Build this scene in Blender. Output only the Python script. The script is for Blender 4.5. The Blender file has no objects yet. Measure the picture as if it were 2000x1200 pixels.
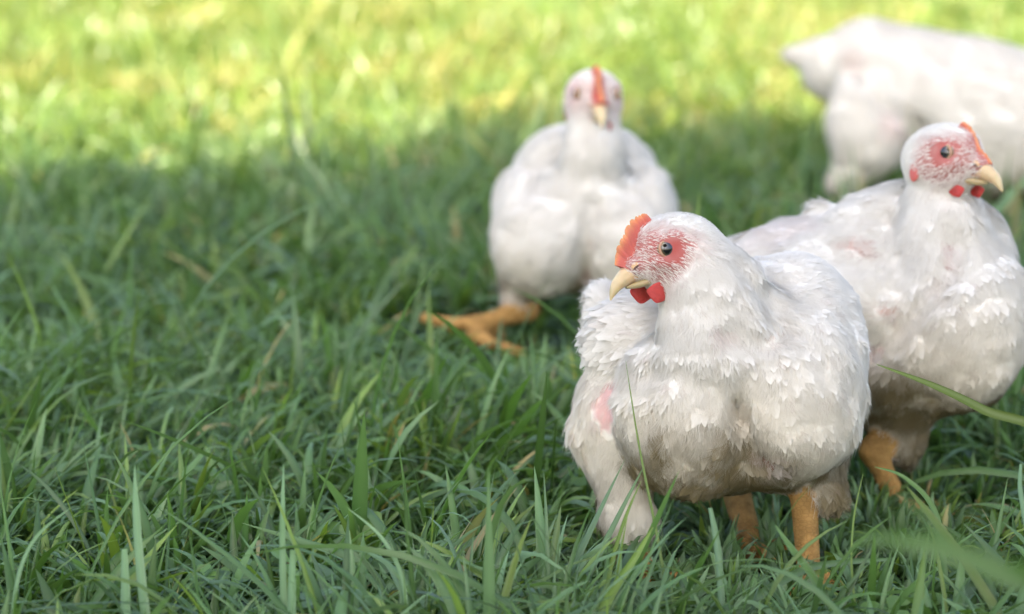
import bpy, bmesh, math
import numpy as np
from mathutils import Vector

SC = bpy.context.scene
COL = SC.collection
R = math.radians

# ------------------------------------------------------------------ camera, light
H_CAM = 0.60
PITCH = R(12.8)
F_PX = 4722.0            # focal length in pixels of the 2000 px wide photograph
cam_d = bpy.data.cameras.new('camera')
cam = bpy.data.objects.new('camera', cam_d)
COL.objects.link(cam)
cam.location = (0, 0, H_CAM)
cam.rotation_euler = (R(90) - PITCH, 0, 0)
cam_d.sensor_width = 36
cam_d.lens = 85
cam_d.clip_start = 0.02
cam_d.clip_end = 500
cam_d.dof.use_dof = True
cam_d.dof.focus_distance = 1.745
cam_d.dof.aperture_fstop = 4.1
SC.camera = cam
cam_d['label'] = 'camera'

SUN_EL, SUN_AZ = 50.0, 190.0     # azimuth clockwise from +Y: the sun stands behind the camera
world = bpy.data.worlds.new('World')
SC.world = world
world.use_nodes = True
wn = world.node_tree
wn.nodes.clear()
wo = wn.nodes.new('ShaderNodeOutputWorld')
wb = wn.nodes.new('ShaderNodeBackground')
sky = wn.nodes.new('ShaderNodeTexSky')
sky.sky_type = 'NISHITA'
sky.sun_disc = False
sky.sun_elevation = R(SUN_EL)
sky.sun_rotation = R(SUN_AZ)
sky.dust_density = 4.6
sky.air_density = 1.0
sky.ozone_density = 1.0
wb.inputs['Strength'].default_value = 0.125
wn.links.new(sky.outputs[0], wb.inputs[0])
wn.links.new(wb.outputs[0], wo.inputs[0])

sd = bpy.data.lights.new('sun', 'SUN')
sd.energy = 5.0
sd.angle = R(0.53)
sd.color = (1.0, 0.90, 0.70)
sun = bpy.data.objects.new('sun', sd)
COL.objects.link(sun)
az = R(SUN_AZ)
sdir = Vector((math.sin(az) * math.cos(R(SUN_EL)), math.cos(az) * math.cos(R(SUN_EL)), math.sin(R(SUN_EL))))
sun.rotation_euler = sdir.to_track_quat('Z', 'Y').to_euler()
sun.location = sdir * 20

SC.view_settings.view_transform = 'Standard'
SC.view_settings.look = 'None'
SC.view_settings.exposure = 2.06
SC.view_settings.gamma = 1.0
SC.cycles.max_bounces = 8
SC.cycles.diffuse_bounces = 5
SC.cycles.transmission_bounces = 5
SC.cycles.transparent_max_bounces = 6
SC.cycles.use_denoising = True
SC.cycles.sample_clamp_indirect = 8

rng = np.random.default_rng(7)

# ------------------------------------------------------------------ geometry helpers
CAM = np.array([0, 0, H_CAM])
FW = np.array([0, math.cos(PITCH), -math.sin(PITCH)])
UP = np.array([0, math.sin(PITCH), math.cos(PITCH)])
RT = np.array([1.0, 0, 0])


def ray(px, py):
    return FW + RT * (px - 1000) / F_PX + UP * (600 - py) / F_PX


def ground_pt(px, py, z=0.0):
    d = ray(px, py)
    return CAM + d * ((z - H_CAM) / d[2])


def mesh_obj(name, verts, faces, mat, parent=None, loc=None, smooth=True, cols=None, extra=None):
    """faces: (n,4) int array or list of lists"""
    me = bpy.data.meshes.new(name)
    if isinstance(faces, np.ndarray):
        n, k = faces.shape
        me.vertices.add(len(verts))
        me.vertices.foreach_set('co', np.asarray(verts, dtype=np.float32).ravel())
        me.loops.add(n * k)
        me.loops.foreach_set('vertex_index', faces.astype(np.int32).ravel())
        me.polygons.add(n)
        me.polygons.foreach_set('loop_start', np.arange(0, n * k, k, dtype=np.int32))
        me.update(calc_edges=True)
    else:
        me.from_pydata([tuple(v) for v in verts], [], faces)
        me.update()
    if smooth:
        me.polygons.foreach_set('use_smooth', np.ones(len(me.polygons), dtype=bool))
    if cols is not None:
        a = me.color_attributes.new('Col', 'FLOAT_COLOR', 'POINT')
        c = np.ones((len(verts), 4), dtype=np.float32)
        c[:, :3] = cols
        a.data.foreach_set('color', c.ravel())
    if extra is not None:
        for k_, v_ in extra.items():
            a = me.attributes.new(k_, 'FLOAT', 'POINT')
            a.data.foreach_set('value', np.asarray(v_, dtype=np.float32))
    me.materials.append(mat)
    o = bpy.data.objects.new(name, me)
    COL.objects.link(o)
    if parent is not None:
        o.parent = parent
    if loc is not None:
        o.location = loc
    return o


def tag(o, label=None, cat=None, group=None, kind=None):
    if label: o['label'] = label
    if cat: o['category'] = cat
    if group: o['group'] = group
    if kind: o['kind'] = kind
    return o


def empty(name, loc):
    o = bpy.data.objects.new(name, None)
    o.location = loc
    o.empty_display_size = 0.05
    COL.objects.link(o)
    return o


_tab = np.random.default_rng(3).random((64, 64, 64)).astype(np.float32)


_rm = np.linalg.qr(np.random.default_rng(9).normal(size=(3, 3)))[0]


def noise(p, scale):
    """value noise in 0..1; p (...,3) metres; scale = feature size in metres"""
    q = (p @ _rm) / scale + 17.3
    i = np.floor(q).astype(int)
    f = (q - i).astype(np.float32)
    f = f * f * (3 - 2 * f)
    out = 0
    for dx in (0, 1):
        wx = f[..., 0] if dx else 1 - f[..., 0]
        for dy in (0, 1):
            wy = f[..., 1] if dy else 1 - f[..., 1]
            for dz in (0, 1):
                wz = f[..., 2] if dz else 1 - f[..., 2]
                out = out + wx * wy * wz * _tab[(i[..., 0] + dx) & 63, (i[..., 1] + dy) & 63, (i[..., 2] + dz) & 63]
    return out


def norm(v):
    return v / np.maximum(np.linalg.norm(v, axis=-1, keepdims=True), 1e-9)


def sstep(a, b, x):
    t = np.clip((x - a) / (b - a), 0, 1)
    return t * t * (3 - 2 * t)


# ------------------------------------------------------------------ materials
def new_mat(name):
    m = bpy.data.materials.new(name)
    m.use_nodes = True
    nt = m.node_tree
    nt.nodes.clear()
    return m, nt, nt.nodes.new('ShaderNodeOutputMaterial')


def P(nt, **kw):
    b = nt.nodes.new('ShaderNodeBsdfPrincipled')
    for k, v in kw.items():
        b.inputs[k.replace('_', ' ')].default_value = v
    return b


def ntex(nt, scale, detail=3, rough=0.6, obj=True):
    tc = nt.nodes.new('ShaderNodeTexCoord')
    n = nt.nodes.new('ShaderNodeTexNoise')
    n.inputs['Scale'].default_value = scale
    n.inputs['Detail'].default_value = detail
    n.inputs['Roughness'].default_value = rough
    nt.links.new(tc.outputs['Object'], n.inputs['Vector'])
    return n


def bump(nt, src, bsdf, strength, dist):
    b = nt.nodes.new('ShaderNodeBump')
    b.inputs['Strength'].default_value = strength
    b.inputs['Distance'].default_value = dist
    nt.links.new(src, b.inputs['Height'])
    nt.links.new(b.outputs[0], bsdf.inputs['Normal'])


def mat_body():
    m, nt, out = new_mat('chicken_skin_and_down')
    at = nt.nodes.new('ShaderNodeAttribute'); at.attribute_name = 'Col'
    b = P(nt, Roughness=0.85, Subsurface_Weight=0.25, Subsurface_Scale=0.004)
    b.inputs['Subsurface Radius'].default_value = (1.0, 0.6, 0.45)
    b.inputs['Specular IOR Level'].default_value = 0.12
    n = ntex(nt, 420, 3)
    # horny scales on the shanks and toes
    tc = nt.nodes.new('ShaderNodeTexCoord')
    mp = nt.nodes.new('ShaderNodeMapping'); mp.inputs['Scale'].default_value = (240, 240, 400)
    vo = nt.nodes.new('ShaderNodeTexVoronoi'); vo.feature = 'DISTANCE_TO_EDGE'; vo.inputs['Scale'].default_value = 1.0
    nt.links.new(tc.outputs['Object'], mp.inputs['Vector']); nt.links.new(mp.outputs[0], vo.inputs['Vector'])
    mr = nt.nodes.new('ShaderNodeMapRange'); mr.inputs['From Max'].default_value = 0.16
    nt.links.new(vo.outputs['Distance'], mr.inputs['Value'])
    lg = nt.nodes.new('ShaderNodeAttribute'); lg.attribute_name = 'leg'
    mh = nt.nodes.new('ShaderNodeMix'); mh.data_type = 'FLOAT'
    nt.links.new(lg.outputs['Fac'], mh.inputs[0]); nt.links.new(n.outputs['Fac'], mh.inputs[2]); nt.links.new(mr.outputs[0], mh.inputs[3])
    bump(nt, mh.outputs[0], b, 0.4, 0.0009)
    dk = nt.nodes.new('ShaderNodeMix'); dk.data_type = 'RGBA'; dk.blend_type = 'MULTIPLY'
    mr2 = nt.nodes.new('ShaderNodeMapRange'); mr2.inputs['To Min'].default_value = 0.82
    nt.links.new(mr.outputs[0], mr2.inputs['Value'])
    nt.links.new(lg.outputs['Fac'], dk.inputs[0]); nt.links.new(at.outputs['Color'], dk.inputs[6]); nt.links.new(mr2.outputs[0], dk.inputs[7])
    nt.links.new(dk.outputs[2], b.inputs['Base Color'])
    nt.links.new(b.outputs[0], out.inputs[0])
    return m


def mat_feather():
    m, nt, out = new_mat('white_feather')
    at = nt.nodes.new('ShaderNodeAttribute'); at.attribute_name = 'Col'
    d = nt.nodes.new('ShaderNodeBsdfDiffuse')
    t = nt.nodes.new('ShaderNodeBsdfTranslucent')
    mx = nt.nodes.new('ShaderNodeMixShader'); mx.inputs[0].default_value = 0.28
    nt.links.new(at.outputs['Color'], d.inputs[0])
    nt.links.new(at.outputs['Color'], t.inputs[0])
    nt.links.new(d.outputs[0], mx.inputs[1]); nt.links.new(t.outputs[0], mx.inputs[2])
    nt.links.new(mx.outputs[0], out.inputs[0])
    return m


def mat_flesh(name, rough=0.45, sss=0.5, bscale=900, bstr=0.3, spec=0.4):
    m, nt, out = new_mat(name)
    at = nt.nodes.new('ShaderNodeAttribute'); at.attribute_name = 'Col'
    b = P(nt, Roughness=rough, Subsurface_Weight=sss, Subsurface_Scale=0.004)
    b.inputs['Specular IOR Level'].default_value = spec
    nt.links.new(at.outputs['Color'], b.inputs['Base Color'])
    n = ntex(nt, bscale, 2)
    bump(nt, n.outputs['Fac'], b, bstr, 0.0008)
    nt.links.new(b.outputs[0], out.inputs[0])
    return m


def mat_grass():
    m, nt, out = new_mat('grass_blade')
    at = nt.nodes.new('ShaderNodeAttribute'); at.attribute_name = 'Col'
    b = P(nt, Roughness=0.36)
    b.inputs['Specular IOR Level'].default_value = 0.5
    nt.links.new(at.outputs['Color'], b.inputs['Base Color'])
    t = nt.nodes.new('ShaderNodeBsdfTranslucent')
    mul = nt.nodes.new('ShaderNodeMix'); mul.data_type = 'RGBA'; mul.blend_type = 'MULTIPLY'
    mul.inputs[0].default_value = 1
    mul.inputs[7].default_value = (1.5, 1.45, 0.55, 1)
    nt.links.new(at.outputs['Color'], mul.inputs[6])
    nt.links.new(mul.outputs[2], t.inputs[0])
    mx = nt.nodes.new('ShaderNodeMixShader'); mx.inputs[0].default_value = 0.38
    nt.links.new(b.outputs[0], mx.inputs[1]); nt.links.new(t.outputs[0], mx.inputs[2])
    nt.links.new(mx.outputs[0], out.inputs[0])
    return m


def mat_soil():
    m, nt, out = new_mat('soil_and_thatch')
    n = ntex(nt, 35, 6, 0.7)
    cr = nt.nodes.new('ShaderNodeValToRGB')
    cr.color_ramp.elements[0].position = 0.3; cr.color_ramp.elements[0].color = (0.012, 0.016, 0.006, 1)
    cr.color_ramp.elements[1].position = 0.75; cr.color_ramp.elements[1].color = (0.05, 0.07, 0.02, 1)
    nt.links.new(n.outputs['Fac'], cr.inputs[0])
    b = P(nt, Roughness=0.95)
    nt.links.new(cr.outputs[0], b.inputs['Base Color'])
    bump(nt, n.outputs['Fac'], b, 1.0, 0.01)
    nt.links.new(b.outputs[0], out.inputs[0])
    return m


def mat_plain(name, col, rough=0.8, coat=0.0, spec=0.5):
    m, nt, out = new_mat(name)
    b = P(nt, Roughness=rough, Coat_Weight=coat, Coat_Roughness=0.03)
    b.inputs['Base Color'].default_value = (*col, 1)
    b.inputs['Specular IOR Level'].default_value = spec
    n = ntex(nt, 60, 4)
    bump(nt, n.outputs['Fac'], b, 0.05 if coat else 0.6, 0.0002 if coat else 0.02)
    nt.links.new(b.outputs[0], out.inputs[0])
    return m


M_BODY = mat_body()
M_FEATHER = mat_feather()
M_COMB = mat_flesh('comb_flesh', 0.5, 0.6, 1300, 0.9)
M_BEAK = mat_flesh('beak_horn', 0.33, 0.35, 500, 0.12, 0.5)
M_GRASS = mat_grass()
M_SOIL = mat_soil()
M_BARK = mat_plain('bark', (0.11, 0.08, 0.055), 0.9)


def mat_eye():
    m, nt, out = new_mat('eye_ball')
    at = nt.nodes.new('ShaderNodeAttribute'); at.attribute_name = 'Col'
    b = P(nt, Roughness=0.15, Coat_Weight=1.0, Coat_Roughness=0.02)
    nt.links.new(at.outputs['Color'], b.inputs['Base Color'])
    nt.links.new(b.outputs[0], out.inputs[0])
    return m


M_EYE = mat_eye()


# ------------------------------------------------------------------ implicit surfaces
def sd_ell(p, c, axes, r):
    q = (p - c) @ axes.T          # rows of axes are the unit axes
    k0 = np.sqrt(np.sum((q / r) ** 2, -1))
    k1 = np.sqrt(np.sum((q / (r * r)) ** 2, -1))
    return k0 * (k0 - 1.0) / np.maximum(k1, 1e-6)


def sd_cone(p, a, b, ra, rb):
    ba = b - a
    h = np.clip(((p - a) @ ba) / (ba @ ba), 0, 1)
    return np.linalg.norm(p - a - h[..., None] * ba, axis=-1) - (ra + (rb - ra) * h)


def smin(a, b, k):
    h = np.maximum(k - np.abs(a - b), 0) / k
    return np.minimum(a, b) - h * h * k * 0.25


def surface_nets(F, org, h):
    ins = F < 0
    nx, ny, nz = F.shape
    corner = [(i, j, k) for i in (0, 1) for j in (0, 1) for k in (0, 1)]
    cnt = np.zeros((nx - 1, ny - 1, nz - 1), dtype=np.int8)
    for (i, j, k) in corner:
        cnt += ins[i:nx - 1 + i, j:ny - 1 + j, k:nz - 1 + k]
    act = (cnt > 0) & (cnt < 8)
    ci = np.argwhere(act)
    idx = -np.ones(act.shape, dtype=np.int64)
    idx[act] = np.arange(len(ci))
    vals = np.stack([F[ci[:, 0] + i, ci[:, 1] + j, ci[:, 2] + k] for (i, j, k) in corner], 1)
    acc = np.zeros((len(ci), 3)); num = np.zeros(len(ci))
    for a in range(8):
        for b in range(a + 1, 8):
            d = np.array(corner[b]) - np.array(corner[a])
            if np.abs(d).sum() != 1: continue
            va, vb = vals[:, a], vals[:, b]
            m = (va < 0) != (vb < 0)
            t = np.where(m, va / np.where(m, va - vb, 1), 0)
            acc += np.where(m[:, None], np.array(corner[a]) + t[:, None] * d, 0)
            num += m
    V = org + (ci + acc / num[:, None]) * h
    quads = []
    for ax in range(3):
        o1, o2 = [(1, 2), (2, 0), (0, 1)][ax]
        sl0 = [slice(None)] * 3; sl1 = [slice(None)] * 3
        sl0[ax] = slice(0, -1); sl1[ax] = slice(1, None)
        for o in (o1, o2):
            sl0[o] = slice(1, -1); sl1[o] = slice(1, -1)
        A = ins[tuple(sl0)]; B = ins[tuple(sl1)]
        e = np.argwhere(A != B)
        if len(e) == 0: continue
        flip = A[tuple(e.T)]
        base = e.copy(); base[:, o1] += 1; base[:, o2] += 1
        def cell(a, b):
            c = base.copy(); c[:, o1] -= a; c[:, o2] -= b
            return idx[tuple(c.T)]
        q = np.stack([cell(1, 1), cell(0, 1), cell(0, 0), cell(1, 0)], 1)
        q[~flip] = q[~flip][:, ::-1]
        quads.append(q)
    return V, np.concatenate(quads)


def vert_normals(V, Q):
    n = np.cross(V[Q[:, 2]] - V[Q[:, 0]], V[Q[:, 3]] - V[Q[:, 1]])
    N = np.zeros_like(V)
    for k in range(4):
        np.add.at(N, Q[:, k], n)
    return norm(N)


class Hen:
    """Builds one bird. Positions are given in photograph pixels plus a depth offset (same unit)
    and turned at once into metres in the world."""

    def __init__(self, zc, root_xy, seed):
        self.zc = zc
        self.s = zc / F_PX
        self.prims = []      # (kind, data, k, flow, tagname)
        self.root = np.array([root_xy[0], root_xy[1], 0.0])
        self.rng = np.random.default_rng(seed)
        self.patches = []

    def W(self, px, py, w=0.0):
        return CAM + ray(px, py) * (self.zc + w * self.s)

    def vec(self, u, v, w):
        return RT * u + UP * v + FW * w

    def ell(self, px, py, w, ru, rv, rw, k=30, rot=0.0, flow=(0, -1, 0), name='body', yaw=0.0):
        c, s_ = math.cos(R(rot)), math.sin(R(rot))
        U = RT * c + UP * s_; V = -RT * s_ + UP * c; Wv = FW.copy()
        cy, sy = math.cos(R(yaw)), math.sin(R(yaw))
        U, Wv = U * cy + Wv * sy, -U * sy + Wv * cy
        self.prims.append(('e', (self.W(px, py, w), np.array([U, V, Wv]), np.array([ru, rv, rw]) * self.s), k * self.s,
                           self.vec(*flow), name))

    def cone(self, a, b, ra, rb, k=25, flow=None, name='body'):
        A = a if isinstance(a, np.ndarray) else self.W(*a)
        B = b if isinstance(b, np.ndarray) else self.W(*b)
        fl = (B - A) if flow is None else self.vec(*flow)
        self.prims.append(('c', (A, B, ra * self.s, rb * self.s), k * self.s, norm(fl), name))

    # ---- head in its own frame: x forward, y towards the side nearest the camera, z up
    def head_frame(self, px, py, w, scale, fwd, pitch=0.0, roll=0.0):
        self.ho = self.W(px, py, w)
        self.hs = scale * self.s
        f = norm(np.array(self.vec(fwd[0], 0, fwd[1])))
        lat = self.vec(abs(fwd[1]) * (1 if fwd[0] < 0 else -1), 0, -abs(fwd[0]))
        lat = norm(lat - f * (lat @ f))
        up = UP.copy()
        c, s_ = math.cos(R(pitch)), math.sin(R(pitch))
        f2 = f * c + up * s_; u2 = -f * s_ + up * c
        c, s_ = math.cos(R(roll)), math.sin(R(roll))
        l2 = lat * c + u2 * s_; u3 = -lat * s_ + u2 * c
        self.hf = np.array([f2, l2, u3])

    def HP(self, x, y, z):
        return self.ho + np.array([x, y, z]) @ self.hf * self.hs

    def hv(self, pts):
        return self.ho + np.asarray(pts, float) @ self.hf * self.hs

    def hell(self, c, r, k=14, rotz=0.0, flow=(-1, 0, -.3), name='head'):
        a = self.hf
        if rotz:
            cs, sn = math.cos(R(rotz)), math.sin(R(rotz))
            a = np.array([a[0] * cs + a[2] * sn, a[1], -a[0] * sn + a[2] * cs])
        self.prims.append(('e', (self.HP(*c), a, np.array(r) * self.hs), k * self.hs,
                           np.array(flow) @ self.hf, name))

    def hcone(self, a, b, ra, rb, k=14, flow=(-1, 0, -.3), name='head'):
        self.prims.append(('c', (self.HP(*a), self.HP(*b), ra * self.hs, rb * self.hs), k * self.hs,
                           np.array(flow) @ self.hf, name))

    def build_head_prims(self, wide=1.0):
        self.hell((-52, 0, 0), (84, 64 * wide, 70), 14)
        self.hell((-10, 0, 6), (56, 50 * wide, 52), 16)
        self.hcone((-10, 0, -10), (46, 0, -36), 50, 25, 16)
        self.hell((-30, 0, -48), (58, 47 * wide, 38), 18)
        self.hell((-62, 0, -20), (50, 62 * wide, 40), 16)
        for sy in (1, -1):
            self.hcone((4, sy * 40, 18), (-24, sy * 48 * wide, 22), 11, 11, 12)   # brow
            self.hell((-6, sy * 38, -26), (30, 16, 14), 12)              # cheek

    def dist(self, p, i):
        kd, d = self.prims[i][0], self.prims[i][1]
        return sd_ell(p, *d) if kd == 'e' else sd_cone(p, *d)

    def field(self, p):
        out = None
        for i, pr in enumerate(self.prims):
            d = self.dist(p, i)
            out = d if out is None else smin(out, d, pr[2])
        for (a, b, r, depth) in getattr(self, 'grooves', []):
            ba = b - a
            h = np.clip(((p - a) @ ba) / (ba @ ba), 0, 1)
            dd = np.linalg.norm(p - a - h[..., None] * ba, axis=-1)
            out = out + depth * np.exp(-(dd / r) ** 2)
        return out

    def crease(self, pts, r, depth):
        """soft furrow along the surface through the given pixels"""
        if not hasattr(self, 'grooves'): self.grooves = []
        P3 = [self.surf(*p) for p in pts]
        for a, b in zip(P3[:-1], P3[1:]):
            self.grooves.append((a, b, r * self.s, depth * self.s))

    def leg(self, hock, foot, rs=20, toes=1.0, spread=(0, 0), heading=None, kfoot=14, toelist=None, lifted=False):
        """orange shank and foot, hock and foot as world points"""
        self.cone(hock, foot, rs, rs * 0.82, k=16, name='leg')
        if toelist is None:
            hd = norm(np.array([heading[0], heading[1], 0.0]))
            sd_ = np.array([-hd[1], hd[0], 0])
            base = foot + np.array([0, 0, 0.006])
            for ang, L in ((0, 120), (38, 95), (-38, 95), (180, 45)):
                d = hd * math.cos(R(ang)) + sd_ * math.sin(R(ang))
                mid = base + d * L * 0.5 * self.s * toes + np.array([0, 0, 0.006])
                tip = foot + d * L * self.s * toes + np.array([0, 0, 0.003])
                self.cone(base, mid, rs * 0.62, rs * 0.5, k=10, name='leg')
                self.cone(mid, tip, rs * 0.5, rs * 0.28, k=6, name='leg')
        else:
            for pts in toelist:
                r0 = rs * 0.72
                for a, b in zip(pts[:-1], pts[1:]):
                    self.cone(a, b, r0, r0 * 0.82, k=8, name='leg')
                    r0 *= 0.82

    def mesh(self, vox):
        lo = np.full(3, 1e9); hi = -lo
        for pr in self.prims:
            if pr[0] == 'e':
                c, ax, r = pr[1]
                e = np.sqrt(((ax * r[:, None]) ** 2).sum(0))
                lo = np.minimum(lo, c - e); hi = np.maximum(hi, c + e)
            else:
                a, b, ra, rb = pr[1]
                lo = np.minimum(lo, np.minimum(a - ra, b - rb)); hi = np.maximum(hi, np.maximum(a + ra, b + rb))
        lo -= vox * 4; hi += vox * 4
        # coarse pass to find where the surface is, then fine evaluation only there
        n = np.ceil((hi - lo) / vox).astype(int) + 1
        bs = 8
        nb = np.ceil(n / bs).astype(int)
        n = nb * bs + 1
        F = np.full(tuple(n), 1.0, dtype=np.float32)
        bc = np.stack(np.meshgrid(*[np.arange(k) for k in nb], indexing='ij'), -1)
        cen = lo + (bc + 0.5) * bs * vox
        fc = self.field(cen)
        g = np.stack(np.meshgrid(*[np.arange(bs + 1)] * 3, indexing='ij'), -1) * vox
        # sign fill of blocks wholly inside
        for b in bc.reshape(-1, 3):
            v = fc[tuple(b)]
            sl = tuple(slice(k * bs, k * bs + bs + 1) for k in b)
            if v < -bs * vox * 1.6:
                F[sl] = -1.0
        near = bc[np.abs(fc) <= bs * vox * 1.6]
        for st in range(0, len(near), 200):
            ch = near[st:st + 200]
            pts = lo + ch[:, None, None, None, :] * bs * vox + g[None]
            vals = self.field(pts)
            for b, vv in zip(ch, vals):
                F[tuple(slice(k * bs, k * bs + bs + 1) for k in b)] = vv
        V, Q = surface_nets(F, lo, vox)
        for _ in range(3):
            f0, gr = self.grad(V)
            V = V - gr * np.clip(f0, -vox, vox)[:, None] * 0.9
        self.V, self.Q = V, Q
        return V, Q

    def grad(self, V):
        e = 0.0006
        f0 = self.field(V)
        g = np.stack([self.field(V + e * np.eye(3)[i]) - f0 for i in range(3)], -1) / e
        return f0, norm(g)

    def weights(self, V):
        D = np.stack([self.dist(V, i) for i in range(len(self.prims))], 1)
        w = np.exp(-np.maximum(D - D.min(1, keepdims=True), 0) / (9 * self.s))
        return w / w.sum(1, keepdims=True)

    def surf(self, px, py):
        """point of the surface seen along the pixel ray"""
        d = ray(px, py)
        q = self.V - CAM
        t = (q @ d) / (d @ d)
        off = np.linalg.norm(q - t[:, None] * d, axis=1)
        ok = off < 8 * self.s
        if not ok.any(): ok = off < off.min() + 4 * self.s
        i = np.where(ok)[0][np.argmin(t[ok])]
        return self.V[i]

    def patch(self, px, py, r, col, amt=1.0, bare=1.0, sx=1.0, name=None):
        self.patches.append((self.surf(px, py), r * self.s, np.array(col), amt, bare, sx))


WHITE = np.array([0.80, 0.775, 0.715])
PINK = np.array([0.70, 0.33, 0.27])
RED = np.array([0.42, 0.045, 0.038])
ORANGE = np.array([0.39, 0.225, 0.075])


def finish_hen(h, vox, label, dirt=1.0, dens=1.0, lump=1.0, near=True, dirt_shade_z=0.10, group=None):
    V, Q = h.V, h.Q
    s = h.s
    N = vert_normals(V, Q)
    Wt = h.weights(V)
    names = [p[4] for p in h.prims]
    w_leg = Wt[:, [i for i, n in enumerate(names) if n == 'leg']].sum(1)
    w_clean = Wt[:, [i for i, n in enumerate(names) if n == 'thigh']].sum(1)
    w_wing = Wt[:, [i for i, n in enumerate(names) if n == 'wing']].sum(1)
    w_neck = Wt[:, [i for i, n in enumerate(names) if n == 'neck']].sum(1)
    w_head = Wt[:, [i for i, n in enumerate(names) if n == 'head']].sum(1)
    flowp = np.array([p[3] for p in h.prims])
    # colours
    col = np.tile(WHITE, (len(V), 1))
    bare = np.zeros(len(V))
    n1 = noise(V, 0.018); n2 = noise(V + 3.1, 0.006); n3 = noise(V + 9.7, 0.045)
    col *= (0.97 + 0.03 * n1)[:, None]
    # dirt on the belly and lower breast, darkened to paint in underside shade
    dz = sstep(dirt_shade_z, dirt_shade_z - 0.055, V[:, 2] + (n3 - 0.5) * 0.055 + (n1 - 0.5) * 0.025 + 0.06 * w_clean)
    dirt_shade_c = np.array([0.20, 0.155, 0.066])
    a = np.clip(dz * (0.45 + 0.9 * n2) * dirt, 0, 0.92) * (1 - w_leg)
    col = col * (1 - a[:, None]) + dirt_shade_c * a[:, None]
    # soft cream tint of the underside
    cr = sstep(dirt_shade_z + 0.06, dirt_shade_z - 0.02, V[:, 2] + (n3 - .5) * .04)[:, None] * 0.45 * dirt
    col = col * (1 - cr) + col * np.array([1.0, 0.94, 0.80]) * cr
    nf = noise(V + 2.2, 0.0032)
    for (c, r, pc, amt, br, sx) in h.patches:
        d = np.linalg.norm((V - c) * np.array([1 / sx, 1, 1]), axis=1) / r
        a = sstep(1.15, 0.65, d + (n2 - 0.5) * 0.75 + (nf - 0.5) * 0.35) * amt * np.clip(0.72 + 0.5 * nf, 0, 1)
        col = col * (1 - a[:, None]) + pc * (0.88 + 0.24 * nf)[:, None] * a[:, None]
        bare = np.maximum(bare, a * br)
    # bare skin of the face
    q = (V - h.ho) @ h.hf.T / h.hs
    fd = np.sqrt(((q[:, 0] + 8) / 66) ** 2 + ((q[:, 2] + 14) / 56) ** 2)
    side = sstep(8, 26, np.abs(q[:, 1]))
    fa = sstep(1.25, 0.70, fd + (n2 - 0.5) * 0.5) * sstep(0.2, 0.6, w_head)
    front = sstep(26, 42, q[:, 0]) * sstep(0.2, 0.6, w_head) * (q[:, 2] > -90)
    fa = np.maximum(fa * np.maximum(side, 0.0), front)
    lower = sstep(-20, -70, q[:, 2])
    facec = np.array([0.38, 0.115, 0.10]) * (0.85 + 0.3 * n2)[:, None]
    eyer = np.hypot(q[:, 0], q[:, 2] - 0)
    redz = sstep(46, 26, eyer) * 0.75
    facec = facec * (1 - redz[:, None]) + np.array([0.40, 0.075, 0.065]) * redz[:, None]
    facec = facec * (1 - 0.35 * lower[:, None])
    fa = fa * getattr(h, 'face_amt', 1.0)
    face_amt = fa * (0.80 + 0.2 * n2)
    col = col * (1 - face_amt[:, None]) + facec * face_amt[:, None]
    bare = np.maximum(bare, np.maximum(fa * 0.96, fa * sstep(38, 26, eyer)))
    # legs
    scute = 0.82 + 0.18 * np.abs(np.sin(V[:, 2] / 0.0042 + 3 * n1))
    lc = ORANGE * ((0.7 + 0.6 * n2) * scute)[:, None]
    lz = sstep(0.35, 0.65, w_leg)
    col = col * (1 - lz[:, None]) + lc * lz[:, None]
    bare = np.maximum(bare, lz)
    # lumps of clumped down
    disp = (noise(V, 0.036) - 0.5) * 0.0066 + (noise(V + 5, 0.017) - 0.5) * 0.0048 + (noise(V + 8, 0.0085) - 0.5) * 0.0022
    damp = (1 - w_leg) * (1 - 0.9 * w_head) * lump
    V2 = V + N * (disp * damp)[:, None]
    N2 = vert_normals(V2, Q)
    rootv = h.root
    root = empty('chicken', rootv)
    tag(root, label, 'chicken', group)
    under = col * (0.93 + 0.07 * np.clip(bare, 0, 1))[:, None]      # the down below the feathers is a little duller
    mesh_obj('body', V2 - rootv, Q, M_BODY, root, cols=under, extra={'leg': lz})

    # ---- plumage
    r_ = h.rng
    fa_ = np.linalg.norm(np.cross(V2[Q[:, 2]] - V2[Q[:, 0]], V2[Q[:, 3]] - V2[Q[:, 1]]), axis=1) * 0.5
    P_ = fa_ / fa_.sum(); area = fa_.sum()

    def sample(n):
        f = r_.choice(len(Q), n, p=P_)
        w = r_.dirichlet((1, 1, 1, 1), n)
        return f, w

    def interp(A, f, w):
        return np.einsum('nk,nk...->n...', w, A[Q[f]])

    verts, faces, cols, off = [], [], [], 0
    flowV = norm(Wt @ flowP_safe(flowp))

    eyeclose = sstep(25, 20, np.hypot(q[:, 0] - getattr(h, 'eye_dx', 0.0), q[:, 2])) * (w_head > 0.4)
    dispV = disp * damp

    def lift_out(pos, nrm, dsp, minh):
        """keeps strands on the outside of the body surface"""
        sh = pos.shape
        q = pos.reshape(-1, 3)
        f = np.concatenate([h.field(q[i:i + 60000]) for i in range(0, len(q), 60000)]).reshape(sh[:-1])
        need = np.maximum(minh + dsp - f, 0)
        return pos + nrm * need[..., None]

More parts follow.
